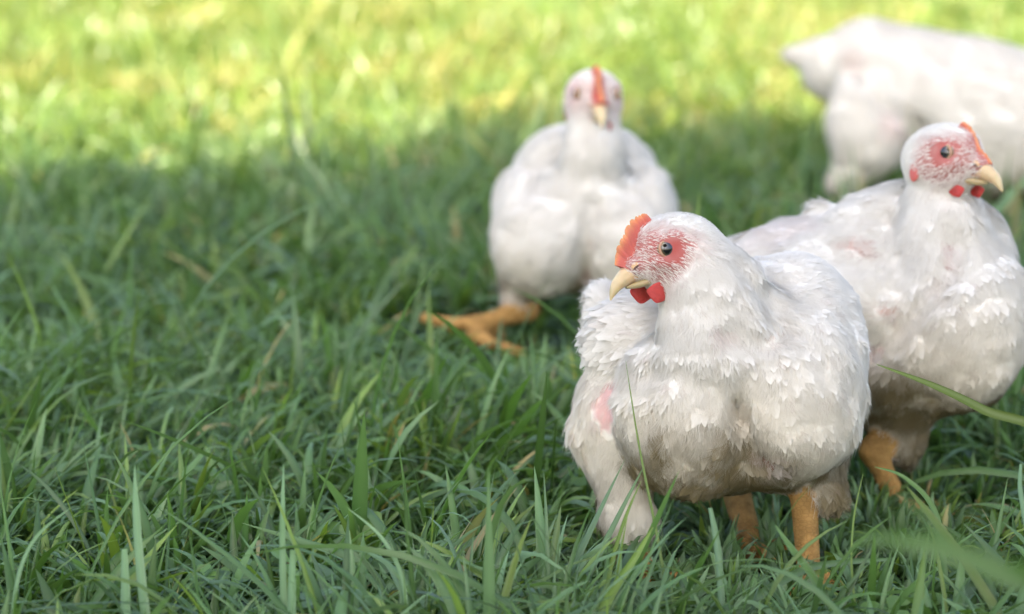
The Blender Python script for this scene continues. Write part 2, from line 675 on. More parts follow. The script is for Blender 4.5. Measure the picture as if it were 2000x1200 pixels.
    def feathers(n, spacing, L0, W0, lift, keep, nb, bl, bw, tint=1.0, vane=True, sink=0.0004, spread=1.0, flat=False, need_neck=False, zone=None):
        nonlocal off
        f, w = sample(n)
        p = interp(V2, f, w)
        if spacing:
            key = np.floor(p / spacing).astype(int)
            _, ui = np.unique(key, axis=0, return_index=True)
            f, w, p = f[ui], w[ui], p[ui]
        b = interp(bare, f, w)
        hd = interp(w_head, f, w)
        ok = (r_.random(len(p)) < keep(b, hd))
        ok &= interp(eyeclose, f, w) < 0.4
        if zone == 'wing': ok &= interp(w_wing, f, w) > 0.45
        if need_neck: ok &= interp(w_neck, f, w) > 0.3
        f, w, p, hd, b = f[ok], w[ok], p[ok], hd[ok], b[ok]
        if len(p) == 0: return
        dp = interp(dispV, f, w)
        nn = norm(interp(N2, f, w)); fl = interp(flowV, f, w); c = interp(col, f, w)
        # feathers keep the colour of feather, not of the skin below, on the face
        m = len(p)
        fl = fl + r_.normal(0, 0.20 * spread, (m, 3))
        fl = norm(fl - nn * np.sum(fl * nn, 1, keepdims=True))
        sd = np.cross(nn, fl)
        fleck = (r_.random(m) < 0.05)[:, None] * r_.uniform(0.1, 0.35, (m, 1))
        c = c * (1 - fleck) + np.array([0.40, 0.30, 0.24]) * fleck
        size = (0.7 + 0.6 * r_.random(m)) * (1 - 0.62 * np.clip(hd, 0, 1))
        L = L0 * size; Wd = W0 * size
        white = WHITE * (0.96 + 0.05 * r_.random(m))[:, None]
        bb = np.clip(b * 1.3, 0, 1)[:, None]
        c = c * (1 - bb) + white * bb
        if vane:
            T = np.linspace(0, 1, 5); A = np.array([-1, -0.5, 0, 0.5, 1.0])
            prof = np.array([0.35, 0.85, 1.0, 0.85, 0.42])
            t = T[None, :, None]; a_ = A[None, None, :]
            jit = r_.normal(0, 0.06, (m, 5, 5)) * (t > 0.6)
            along = (t - 0.20 * (a_ ** 2) * t + jit * 0.5) * L[:, None, None]
            acr = a_ * prof[None, :, None] * Wd[:, None, None] * (1 + jit)
            cam_ = (1 - a_ ** 2) * 0.06 * Wd[:, None, None] + lift * L[:, None, None] * (t * 1.2 - t * t * 0.8) - sink * (1 - 0.55 * t)
            pos = p[:, None, None, :] + fl[:, None, None, :] * along[..., None] + sd[:, None, None, :] * acr[..., None] \
                + nn[:, None, None, :] * cam_[..., None]
            pos = lift_out(pos, nn[:, None, None, :], dp[:, None, None], -0.0002 + cam_ * 0.5)
            verts.append(pos.reshape(-1, 3))
            g = np.arange(25).reshape(5, 5)
            q4 = np.stack([g[:-1, :-1], g[:-1, 1:], g[1:, 1:], g[1:, :-1]], -1).reshape(-1, 4)
            faces.append((np.arange(m)[:, None, None] * 25 + q4[None] + off).reshape(-1, 4))
            cols.append(np.repeat(c, 25, 0))
            off += m * 25
        if nb:
            mb = m * nb
            rp = lambda x: np.repeat(x, nb, 0)
            an = r_.uniform(-1, 1, mb)
            p0 = rp(p); f0 = rp(fl); s0 = rp(sd); n0 = rp(nn); L_ = rp(L); W_ = rp(Wd); cc = rp(c)
            start = r_.uniform(0.05, 0.75, mb)
            base = p0 + f0 * (L_ * start)[:, None] + s0 * (an * W_ * 0.75)[:, None] + n0 * ((0.0002 if flat else -0.0002) + 0.10 * W_ * (1 - an ** 2) + lift * L_ * start * 0.6)[:, None]
            dr = norm(f0 + s0 * (an * 0.55 + r_.normal(0, 0.18, mb)) [:, None] * spread + n0 * ((0.02 + r_.random(mb) * 0.06) if flat else (0.02 + r_.random(mb) * 0.15))[:, None])
            ln = bl * r_.uniform(0.5, 1.3, mb) * (L_ / L0)
            sdv = norm(np.cross(n0, dr))
            pts = []
            hgt = r_.random(mb) * 0.0008
            for k, tt in enumerate((0, 0.5, 1.0)):
                cen = base + dr * (ln * tt)[:, None] - n0 * (ln * tt * tt * 0.22)[:, None]
                cen = lift_out(cen, n0, rp(dp), (0.0, 0.0007, 0.0010)[k] + hgt)
                wd = bw * (1.0, 0.85, 0.25)[k]
                pts.append(cen - sdv * wd * 0.5); pts.append(cen + sdv * wd * 0.5)
            pos = np.stack(pts, 1)
            verts.append(pos.reshape(-1, 3))
            q4 = np.array([[0, 1, 3, 2], [2, 3, 5, 4]])
            faces.append((np.arange(mb)[:, None, None] * 6 + q4[None] + off).reshape(-1, 4))
            cols.append(np.repeat(cc * (0.97 + 0.05 * r_.random((mb, 1))), 6, 0))
            off += mb * 6

    body_keep = lambda b, hd: np.clip(1 - b * 1.6, 0, 1) * np.clip(1.25 - hd, 0, 1)
    kb = lambda b, hd: body_keep(b, hd) * (hd < 0.55)
    kn = lambda b, hd: body_keep(b, hd) * (hd >= 0.02)
    # body feathers lie flat in the down
    feathers(int(area / (0.0062 ** 2) * 7 * dens), 0.0052, 0.0115, 0.0036, 0.03, kb, 20 if near else 10, 0.0078, 0.00028 if near else 0.0006, vane=near, sink=0.0006)
    # loose down over everything
    feathers(int(area / (0.0024 ** 2) * 1.2 * dens), 0, 0.008, 0.003, 0.06, body_keep, 4 if near else 2, 0.0060, 0.00028 if near else 0.0007, vane=False)
    # folded wings: longer flight feathers lying back
    feathers(int(area / (0.0085 ** 2) * 7), 0.0072, 0.019, 0.0048, -0.06, body_keep, 16 if near else 8, 0.009, 0.00032 if near else 0.0006, sink=0.0004, spread=0.45, zone='wing')
    # neck: long narrow hackles
    feathers(int(area / (0.0036 ** 2) * 2 * dens), 0, 0.0130, 0.0013, 0.02, body_keep, 5, 0.0080, 0.00030, vane=False, spread=0.6, flat=True, need_neck=True)
    # head: short, flat
    feathers(int(area / (0.0020 ** 2) * dens * 1.6), 0, 0.006, 0.0016, 0.02, lambda b, hd: (hd > 0.4) * np.clip(1 - b * 1.35, 0, 1), 4, 0.0060, 0.00028, vane=False, spread=0.5)
    if near:
        feathers(int(area / (0.0013 ** 2) * 1.8), 0, 0.007, 0.0008, 0.0, lambda b, hd: (hd > 0.5) * np.clip(b * 1.5, 0, 0.5) * np.where(b > 0.972, 0.55, 1.0), 2, 0.0078, 0.00024, vane=False, spread=0.25, flat=True)
    pl = mesh_obj('plumage', np.concatenate(verts) - rootv, np.concatenate(faces), M_FEATHER, root, cols=np.concatenate(cols))
    head_parts(h, root)
    return root


def flowP_safe(f):
    return norm(f)


# ------------------------------------------------------------------ parts of the head
def loft(stations, n=14):
    """stations: (top(x,z), bottom(x,z), half width, y offset)"""
    V = []; F = []
    for (tx, tz), (bx, bz), hw in stations:
        for k in range(n):
            a = 2 * math.pi * k / n
            m = (math.sin(a) + 1) / 2
            sy = math.cos(a)
            V.append((bx + (tx - bx) * m, hw * np.sign(sy) * abs(sy) ** 0.8, bz + (tz - bz) * m))
    ns = len(stations)
    for i in range(ns - 1):
        for k in range(n):
            k2 = (k + 1) % n
            F.append([i * n + k, i * n + k2, (i + 1) * n + k2, (i + 1) * n + k])
    c0 = len(V); V.append(tuple(np.mean(V[:n], axis=0)))
    c1 = len(V); V.append(tuple(np.mean(V[(ns - 1) * n:ns * n], axis=0)))
    for k in range(n):
        k2 = (k + 1) % n
        F.append([c0, k2, k]); F.append([c1, (ns - 1) * n + k, (ns - 1) * n + k2])
    return np.array(V, float), F


def sphere(n=16, m=24):
    V = [(0, 0, 1)]; F = []
    for i in range(1, n):
        t = math.pi * i / n
        for j in range(m):
            p = 2 * math.pi * j / m
            V.append((math.sin(t) * math.cos(p), math.sin(t) * math.sin(p), math.cos(t)))
    V.append((0, 0, -1))
    for j in range(m):
        F.append([0, 1 + j, 1 + (j + 1) % m])
        F.append([len(V) - 1, 1 + (n - 2) * m + (j + 1) % m, 1 + (n - 2) * m + j])
    for i in range(n - 2):
        for j in range(m):
            a = 1 + i * m + j; b = 1 + i * m + (j + 1) % m
            F.append([a, a + m, b + m, b])
    return np.array(V, float), F


def refine(st):
    """catmull-rom style subdivision of loft stations"""
    arr = np.array([[a[0], a[1], b[0], b[1], c] for a, b, c in st], float)
    t = np.arange(len(arr)); tt = np.linspace(0, len(arr) - 1, (len(arr) - 1) * 4 + 1)
    out = []
    for x in tt:
        i = min(int(x), len(arr) - 2); f = x - i
        p0 = arr[max(i - 1, 0)]; p1 = arr[i]; p2 = arr[i + 1]; p3 = arr[min(i + 2, len(arr) - 1)]
        v = 0.5 * ((2 * p1) + (-p0 + p2) * f + (2 * p0 - 5 * p1 + 4 * p2 - p3) * f * f + (-p0 + 3 * p1 - 3 * p2 + p3) * f ** 3)
        out.append(((v[0], v[1]), (v[2], v[3]), max(v[4], 0.4)))
    return out


def head_parts(h, root):
    rootv = h.root
    comb_scale = getattr(h, 'comb_scale', 0.93)
    # upper beak
    up = refine([((34, -12), (-4, -54), 24), ((50, -20), (22, -57), 23), ((67, -33), (45, -62), 19), ((81, -48), (63, -71), 15),
                 ((91, -63), (77, -80), 11), ((96, -80), (87, -90), 6.5), ((96.5, -98), (94, -98), 1.6)])
    V, F = loft(up, 18)
    t = np.clip((V[:, 0] - 20) / 76, 0, 1)
    nzb = noise(V, 9.0)[:, None]
    c = np.array([0.56, 0.32, 0.18]) * (1 - t)[:, None] + np.array([0.58, 0.47, 0.26]) * t[:, None]
    base = sstep(52, 30, V[:, 0] + 0.3 * V[:, 2] + 12)
    c = c * (1 - base[:, None] * .6) + np.array([0.62, 0.25, 0.16]) * base[:, None] * .6
    c = c * (0.82 + 0.36 * nzb)
    mesh_obj('upper_beak', h.hv(V) - rootv, F, M_BEAK, root, cols=c)
    lo = refine([((0, -50), (-4, -66), 21), ((28, -54), (22, -71), 19), ((44, -60), (38, -75), 15), ((56, -66), (52, -76), 10), ((64, -71), (62, -76), 4)])
    V, F = loft(lo, 14)
    c = np.tile(np.array([0.42, 0.33, 0.17]), (len(V), 1))
    mesh_obj('lower_beak', h.hv(V) - rootv, F, M_BEAK, root, cols=c)
    # nostrils
    S, SF = sphere(8, 12)
    for sy in (1, -1):
        V = S * np.array([10, 4.5, 6.5]); a = R(38)
        V = np.stack([V[:, 0] * math.cos(a) - V[:, 2] * -math.sin(a), V[:, 1], V[:, 0] * -math.sin(a) + V[:, 2] * math.cos(a)], 1)
        fl = mesh_obj('nostril_flap', h.hv(V + np.array([53, sy * 20.5, -33])) - rootv, SF, M_BEAK, root,
                      cols=np.tile([0.64, 0.40, 0.20], (len(V), 1)))
        V = S * np.array([7.0, 2.0, 2.6])
        V = np.stack([V[:, 0] * math.cos(a) + V[:, 2] * math.sin(a), V[:, 1], -V[:, 0] * math.sin(a) + V[:, 2] * math.cos(a)], 1)
        mesh_obj('nostril', h.hv(V + np.array([53, sy * 24.2, -35.5])) - rootv, SF, M_BEAK, fl,
                 cols=np.tile([0.10, 0.04, 0.025], (len(V), 1)))
    # comb
    basec = np.array([(6, 46), (16, 34), (24, 14), (34, -6), (44, -22), (56, -32), (66, -38)], float)
    outer = np.array([(24, 71), (36, 68), (50, 60), (63, 45), (75, 25), (86, 2), (88, -30)], float)
    nc, nr = 91, 9
    tt = np.linspace(0, 6, nc)
    bc = np.stack([np.interp(tt, range(7), basec[:, k]) for k in (0, 1)], 1)
    oc = np.stack([np.interp(tt, range(7), outer[:, k]) for k in (0, 1)], 1)
    r0 = h.rng.random(12)
    ph = tt / 6 * 9.0 + 0.35 * np.sin(tt * 2.3 + 6 * r0[0]) + 0.15 * np.sin(tt * 5.1)
    ph = np.clip(ph, 0, 9.5)
    tooth = np.abs(np.sin(ph * math.pi)) ** 0.7 * (0.75 + 0.5 * r0[np.clip(ph.astype(int), 0, 11)])
    amp = 0.11 * np.interp(tt, [0, 0.6, 4.5, 6], [0.4, 1, 1, 0.25])
    VV = []; CC = []
    for sgn in (1, -1):
        for j in range(nr):
            v = j / (nr - 1)
            rr = v * comb_scale * (0.90 + amp * tooth) * (1 - getattr(h, 'comb_taper', 0.0) * np.clip(tt / 3.5, 0, 1))
            p = bc + (oc - bc) * rr[:, None]
            th = 12.0 * (1 - v) ** 1.6 + 3.2 * (1 - v ** 6) + 0.05
            th = th * (1 - 0.25 * np.cos(ph * 2 * math.pi) * v * v) * getattr(h, 'comb_thick', 1.0)
            p = p + h.rng.normal(0, 0.35, p.shape) * v
            wob = 4.0 * np.sin(tt * 1.7 + 1) * v
            VV.append(np.stack([p[:, 0], sgn * th + wob, p[:, 1]], 1))
            base_c = np.array([0.52, 0.115, 0.085]); tip_c = np.array([0.74, 0.33, 0.13])
            k = max(0, (v - 0.6) / 0.4) ** 1.8
            CC.append(np.tile(base_c * (1 - k) + tip_c * k, (nc, 1)) * (0.82 + 0.36 * noise(np.stack([tt * 2.2, tt * 0 + v * 3, tt * 0], 1), 1.0))[:, None])
    VV = np.concatenate(VV); CC = np.concatenate(CC)
    F = []
    for s_ in (0, 1):
        for j in range(nr - 1):
            for i in range(nc - 1):
                a = s_ * nr * nc + j * nc + i
                F.append([a, a + 1, a + nc + 1, a + nc] if s_ else [a, a + nc, a + nc + 1, a + 1])
    top0 = (nr - 1) * nc; top1 = nr * nc + (nr - 1) * nc
    for i in range(nc - 1):
        F.append([top0 + i, top1 + i, top1 + i + 1, top0 + i + 1])
    for e in (0, nc - 1):
        for j in range(nr - 1):
            a = j * nc + e; b = nr * nc + j * nc + e
            F.append([a, a + nc, b + nc, b])
    mesh_obj('comb', h.hv(VV) - rootv, F, M_COMB, root, cols=CC)
    # wattles, ear lobes, eyes
    S, SF = sphere(18, 28)
    for sy in (1, -1):
        V = S.copy()
        drop = np.where(V[:, 2] < 0, 1.0, 0.75)
        V = V * np.array([29, 4.6, 23]); V[:, 0] *= 1 - 0.25 * np.clip(-S[:, 2], 0, 1); V[:, 2] *= drop
        V[:, 0] += -V[:, 2] * 0.25
        V[:, 1] += 2.0 * np.sin(V[:, 0] * 0.12) + (V[:, 2] < -10) * 1.0
        V = V * (0.86 + 0.28 * noise(S + sy, 0.5))[:, None]
        cc = np.tile(RED * 1.05, (len(V), 1)) * (0.9 + 0.2 * h.rng.random((len(V), 1)))
        mesh_obj('wattle', h.hv(V * getattr(h, 'wattle_scale', 1.0) + np.array([2 if sy > 0 else 10, sy * 29, -80])) - rootv, SF, M_COMB, root, cols=cc)
        V = S * np.array([13, 6, 20]); V[:, 0] += V[:, 2] * 0.2
        mesh_obj('ear_lobe', h.hv(V + np.array([-74, sy * getattr(h, 'ear_y', 61), -28])) - rootv, SF, M_COMB, root, cols=np.tile([0.55, 0.14, 0.12], (len(V), 1)))
        # eye: ball with iris and pupil in the vertex colours, plus lids
        E, EF = sphere(40, 40)
        E2 = np.stack([E[:, 0], E[:, 2] * sy, E[:, 1]], 1)     # pole points sideways
        ang = np.arccos(np.clip(np.abs(E2[:, 1]), 0, 1))
        out_ = E2[:, 1] * sy > 0
        c = np.tile(np.array([0.20, 0.13, 0.06]), (len(E2), 1))
        c[out_ & (ang < 0.60)] = (0.004, 0.004, 0.005)
        c[out_ & (ang >= 0.60) & (ang < 0.76)] = (0.055, 0.05, 0.03)
        c[out_ & (ang >= 0.76) & (ang < 0.90)] = (0.17, 0.115, 0.055)
        rE = 20.0
        edx = getattr(h, 'eye_dx', 0.0)
        pos = np.array([edx, sy * 38.5, 0])
        eye = mesh_obj('eye', h.hv(E2 * rE + pos) - rootv, EF, M_EYE, root, cols=c)
        # eyelid ring (torus)
        n1_, n2_ = 36, 10
        T = []
        for i in range(n1_):
            a = 2 * math.pi * i / n1_
            rx, rz = 16.5, 15.0
            for j in range(n2_):
                b = 2 * math.pi * j / n2_
                T.append(((rx + 2.6 * math.cos(b)) * math.cos(a), 2.8 * math.sin(b) + (0.8 * math.cos(2 * a)), (rz + 2.6 * math.cos(b)) * math.sin(a)))
        TF = [[i * n2_ + j, ((i + 1) % n1_) * n2_ + j, ((i + 1) % n1_) * n2_ + (j + 1) % n2_, i * n2_ + (j + 1) % n2_] for i in range(n1_) for j in range(n2_)]
        T = np.array(T)
        T += np.array([edx, sy * 50.5, 0])
        tc = np.tile(np.array([0.50, 0.30, 0.19]), (len(T), 1))
        mesh_obj('eyelid', h.hv(T) - rootv, TF, M_COMB, eye, cols=tc)


# ------------------------------------------------------------------ the four birds
def hen_front():
    g = ground_pt(1420, 1140)
    h = Hen(1.79, (g[0], g[1] + 0.05), 11)
    back = (-0.6, -.15, .8)
    h.ell(1350, 800, -20, 150, 170, 150, 40, flow=(-.2, -1, .1))
    h.ell(1535, 765, -40, 150, 178, 150, 20, flow=(.25, -1, .1))
    h.ell(1480, 650, 90, 180, 140, 150, 45, flow=(.1, -1, 0))
    h.ell(1592, 655, 40, 94, 118, 130, 45, flow=(.6, -.6, .6))
    h.ell(1540, 590, 110, 112, 97, 130, 45, flow=(.3, -.5, .8))
    h.ell(1370, 730, 175, 180, 170, 195, 70, flow=back)
    h.ell(1250, 655, 90, 108, 88, 110, 30, flow=(-1, -.25, .3), name='wing')       # right wing
    h.ell(1225, 700, 60, 62, 52, 70, 30, flow=(-1, -.3, .3), name='wing')
    h.ell(1178, 610, 250, 40, 62, 60, 20, flow=(-.7, .2, .5))         # tail
    h.ell(1240, 640, 250, 90, 70, 100, 30, flow=(-1, 0, .5))
    # right thigh and drumstick
    h.ell(1212, 820, 90, 96, 120, 110, 30, flow=(-.3, -1, 0), name='thigh')
    h.cone((1205, 850, 80), (1222, 990, 50), 80, 47, 30, name='thigh')
    h.ell(1224, 1020, 50, 56, 52, 52, 14, flow=(.2, -1, 0), name='thigh')
    foot = ground_pt(1275, 1150)
    h.leg(h.W(1240, 1045, 40), foot, 21, heading=(0.4, -1))
    # left leg
    h.cone((1560, 850, 90), (1608, 955, 60), 100, 44, 40)
    h.ell(1608, 960, 60, 40, 36, 40, 16, flow=(.2, -1, 0))
    foot = ground_pt(1582, 1150)
    h.leg(h.W(1568, 945, 40), foot, 27, heading=(0.15, -1))
    # underside between the legs
    h.ell(1440, 860, 120, 160, 80, 160, 60, flow=(0, -.5, 1))
    h.ell(1470, 900, 60, 130, 42, 110, 50, flow=(0, -.5, 1))
    # neck
    h.cone((1440, 670, -70), (1395, 565, -88), 112, 84, 36, flow=(.35, -1, .1), name='neck')
    h.cone((1395, 568, -88), (1362, 510, -88), 84, 62, 30, flow=(.5, -1, .1), name='neck')
    h.cone((1370, 690, -110), (1340, 580, -90), 78, 52, 40, flow=(.2, -1, 0), name='neck')
    h.head_frame(1281, 487, -100, 1.0, (-math.cos(R(22)), -math.sin(R(22))))
    h.ear_y = 71
    h.build_head_prims()
    h.mesh(0.006)
    h.crease([(1405, 700), (1440, 800), (1472, 890)], 17, 28)
    h.crease([(1425, 660), (1490, 668), (1540, 645), (1525, 600)], 22, 22)
    h.crease([(1215, 740), (1265, 735), (1330, 715)], 26, 10)
    h.crease([(1455, 520), (1500, 580), (1530, 640)], 22, 10)
    h.mesh(0.0024)
    h.patch(1186, 792, 42, (0.62, 0.38, 0.34), 1.0, 1.0)
    h.patch(1190, 765, 28, (0.62, 0.38, 0.34), 0.9, 1.0)
    h.patch(1420, 655, 15, (0.52, 0.28, 0.25), 0.8, .9, 1.6)
    h.patch(1396, 630, 8, (0.4, 0.18, 0.15), 0.6, .5)
    h.patch(1528, 643, 11, (0.55, 0.3, 0.26), 0.6, .8)
    h.patch(1508, 660, 10, (0.35, 0.2, 0.15), 0.6, .6)
    h.patch(1502, 902, 26, (0.26, 0.12, 0.085), 0.9, 0.6, 1.8)
    h.patch(1475, 890, 12, (0.26, 0.12, 0.085), 0.7, 0.5, 1.8)
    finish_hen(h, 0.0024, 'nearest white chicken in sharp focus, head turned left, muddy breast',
               dirt=1.0, dirt_shade_z=0.142)


def hen_right():
    g = ground_pt(1740, 1000)
    h = Hen(1.97, (g[0] - 0.02, g[1] + 0.02), 12)
    h.ell(1860, 630, -50, 158, 175, 150, 50, flow=(.1, -1, 0))
    h.ell(1750, 690, -20, 120, 130, 130, 50, flow=(-.4, -1, 0))
    h.ell(1640, 560, 60, 210, 140, 160, 60, rot=12, flow=(-1, -.3, 0))
    h.ell(1530, 530, 100, 130, 95, 110, 50, rot=15, flow=(-1, -.2, 0))
    h.ell(1730, 450, 80, 140, 88, 110, 44, rot=18, flow=(-1, -.1, .1))
    h.ell(1640, 600, -75, 150, 72, 62, 26, rot=8, flow=(-1, -.2, 0), name='wing')    # wing
    h.ell(1610, 420, 90, 30, 24, 30, 16, flow=(-1, .2, 0))
    h.ell(1455, 520, 140, 60, 60, 50, 30, flow=(-1, .2, 0))
    h.ell(1750, 750, 60, 130, 80, 120, 50, flow=(-.3, -.6, .5))
    # near leg
    h.cone((1740, 780, 20), (1768, 850, 20), 80, 44, 40)
    h.ell(1768, 866, 20, 36, 42, 40, 16, flow=(.1, -1, 0), name='thigh')
    h.cone(h.W(1740, 850, 10), h.W(1705, 880, -10), 36, 27, 16, name='leg')
    foot = ground_pt(1765, 1010)
    h.leg(h.W(1706, 880, -10), foot, 24, heading=(0.9, -0.5))
    # far leg, trailing behind the nearest bird
    h.cone((1560, 700, 40), (1438, 895, -60), 90, 38, 40)
    foot = ground_pt(1475, 1098)
    h.leg(h.W(1428, 925, -75), foot, 28, heading=(0.9, -0.5))
    # neck and head
    h.cone((1872, 580, -60), (1850, 450, -50), 104, 78, 44, flow=(0, -1, 0), name='neck')
    h.cone((1850, 450, -50), (1826, 350, -20), 78, 52, 30, flow=(0, -1, 0), name='neck')
    h.ell(1918, 500, 0, 52, 84, 60, 50, flow=(.2, -1, 0))
    h.head_frame(1874, 300, -90, 0.92, (math.cos(R(47)), -math.sin(R(47))), pitch=8, roll=0)
    h.comb_scale = 0.78
    h.comb_taper = 0.42
    h.comb_thick = 1.35
    h.wattle_scale = 0.66
    h.comb_tip = 0.5
    h.face_amt = 1.0
    h.build_head_prims()
    h.mesh(0.007)
    h.crease([(1860, 480), (1850, 530), (1830, 570)], 20, 34)
    h.crease([(1700, 690), (1750, 640), (1820, 580)], 22, 30)
    h.crease([(1560, 700), (1640, 690), (1700, 680)], 20, 26)
    h.mesh(0.0027)
    h.patch(1685, 472, 20, (0.52, 0.32, 0.26), 0.85, 0.6, 1.8)
    h.patch(1700, 490, 10, (0.40, 0.24, 0.19), 0.8, 0.5, 2.2)
    h.patch(1860, 500, 24, (0.54, 0.28, 0.25), 0.95, 0.9, 0.7)
    h.patch(1850, 470, 16, (0.54, 0.28, 0.25), 0.8, 0.8, 0.7)
    h.patch(1835, 540, 18, (0.40, 0.28, 0.22), 0.6, 0.8)
    h.patch(1728, 598, 16, (0.45, 0.24, 0.18), 0.7, 0.8, 1.3)
    h.patch(1695, 690, 30, (0.45, 0.25, 0.23), 0.6, 0.9)
    h.patch(1530, 440, 60, (0.76, 0.68, 0.66), 0.4, 0.0, 1.6)
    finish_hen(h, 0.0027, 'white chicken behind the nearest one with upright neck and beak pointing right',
               dirt=1.0, dirt_shade_z=0.15)


def hen_walking():
    g = ground_pt(1150, 715)
    h = Hen(2.45, (g[0], g[1]), 13)
    h.ell(1052, 475, -50, 94, 105, 100, 30, flow=(-.2, -1, 0))
    h.ell(1228, 480, -50, 92, 105, 100, 20, flow=(.2, -1, 0))
    h.ell(1140, 395, 100, 160, 122, 180, 50, flow=(0, -1, .3))
    h.ell(1014, 418, 30, 50, 84, 120, 22, flow=(-.3, -1, .6))
    h.ell(1266, 418, 30, 50, 84, 120, 22, flow=(.3, -1, .6))
    h.ell(1090, 312, 90, 52, 50, 80, 40, flow=(-.3, -.6, .6))
    h.ell(1205, 312, 90, 52, 50, 80, 40, flow=(.3, -.6, .6))
    h.ell(1140, 330, 200, 130, 90, 120, 60, flow=(0, 0, 1))
    h.ell(1145, 500, 70, 130, 75, 150, 50, flow=(0, -.3, 1))
    # lifted leg at the left
    h.cone((1025, 520, 10), (1010, 580, -10), 52, 33, 30)
    h.cone((1010, 580, -10), (1030, 604, -20), 30, 22, 16, name='leg')
    h.leg(h.W(1032, 604, -20), h.W(938, 634, -60), 21,
          toelist=[[h.W(938, 632, -60), h.W(885, 634, -75), h.W(828, 622, -80)],
                   [h.W(934, 640, -60), h.W(950, 668, -90), h.W(985, 680, -100), h.W(1020, 690, -100)],
                   [h.W(930, 634, -60), h.W(925, 655, -85), h.W(955, 672, -110)],
                   [h.W(940, 640, -60), h.W(975, 655, -30)]])
    # standing leg
    h.cone((1225, 540, 30), (1222, 610, 30), 50, 28, 30)
    foot = ground_pt(1222, 712)
    h.leg(h.W(1222, 615, 30), foot, 20, heading=(0, -1))
    h.cone((1150, 430, -50), (1158, 310, -80), 86, 52, 55, flow=(0, -1, 0))
    h.cone((1158, 300, -85), (1157, 215, -70), 52, 50, 30, flow=(0, -1, 0))
    h.head_frame(1164, 186, -85, 0.80, (math.sin(R(6)), -math.cos(R(6))), pitch=6)
    h.comb_scale = 0.95
    h.comb_thick = 1.5
    h.eye_dx = 12.0
    h.face_amt = 0.5
    h.build_head_prims(wide=1.08)
    h.mesh(0.008)
    h.crease([(1150, 400), (1146, 480), (1148, 560)], 14, 30)
    h.mesh(0.0034)
    h.patch(1148, 545, 30, (0.55, 0.26, 0.22), 0.7, 0.8, 1.0)
    h.patch(1148, 470, 10, (0.50, 0.36, 0.28), 0.5, 0.5, 0.6)
    finish_hen(h, 0.0034, 'white chicken walking towards the camera with one orange foot lifted', dirt=0.8, dirt_shade_z=0.10, near=False)


def hen_back():
    g = ground_pt(1800, 450)
    h = Hen(3.15, (g[0], g[1]), 14)
    h.ell(1860, 195, 0, 190, 125, 130, 60, rot=-8, flow=(-1, -.1, 0))
    h.ell(1950, 250, -10, 150, 140, 120, 60, flow=(-.2, -1, 0))
    h.ell(1720, 135, 10, 115, 82, 95, 50, flow=(-1, 0, 0))
    h.cone((1672, 114, 10), (1558, 110, 10), 72, 20, 40)
    h.ell(1624, 146, 10, 52, 52, 40, 24, flow=(-1, -.5, 0))
    h.ell(1693, 240, -70, 78, 105, 66, 16, flow=(-.1, -1, 0))
    h.cone((1690, 290, -60), (1648, 352, -50), 66, 32, 24)
    h.leg(h.W(1638, 360, -50), ground_pt(1672, 462), 17, heading=(1, 0))
    h.cone((1900, 330, 40), (1880, 400, 40), 70, 34, 30)
    h.leg(h.W(1880, 395, 40), ground_pt(1900, 455), 17, heading=(1, 0))
    h.cone((2040, 200, 0), (2120, 250, -10), 95, 60, 40)
    h.cone((2120, 250, -10), (2170, 300, -20), 60, 45, 30)
    h.head_frame(2185, 330, -20, 0.60, (math.cos(R(15)), -math.sin(R(15))), pitch=-35)
    h.build_head_prims()
    h.mesh(0.009)
    h.crease([(1680, 140), (1730, 200), (1800, 250), (1800, 300)], 14, 22)
    h.mesh(0.0042)
    h.patch(1668, 118, 24, (0.55, 0.38, 0.34), 0.6, 0.6)
    h.patch(1750, 235, 34, (0.66, 0.48, 0.46), 0.5, 0.6)
    h.patch(1870, 120, 30, (0.72, 0.58, 0.56), 0.5, 0.6, 1.8)
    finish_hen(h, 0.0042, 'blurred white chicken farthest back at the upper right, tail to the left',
               dirt=0.6, dirt_shade_z=0.10, near=False)


# ------------------------------------------------------------------ ground and grass
def ground():
    n = 120
    xs = np.concatenate([np.linspace(-60, -6, 12), np.linspace(-5, 5, 100), np.linspace(6, 60, 12)])
    ys = np.concatenate([np.linspace(-40, -2, 8), np.linspace(-1, 10, 110), np.linspace(11, 120, 14)])
    X, Y = np.meshgrid(xs, ys, indexing='ij')
    Pn = np.stack([X, Y, X * 0], -1)
    Z = (noise(Pn, 0.5) - 0.5) * 0.012 - 0.004
    V = np.stack([X, Y, Z], -1).reshape(-1, 3)
    nx, ny = len(xs), len(ys)
    g = np.arange(nx * ny).reshape(nx, ny)
    Q = np.stack([g[:-1, :-1], g[1:, :-1], g[1:, 1:], g[:-1, 1:]], -1).reshape(-1, 4)
    o = mesh_obj('ground', V, Q, M_SOIL)
    tag(o, 'dark soil of the lawn under the grass', 'ground', kind='structure')


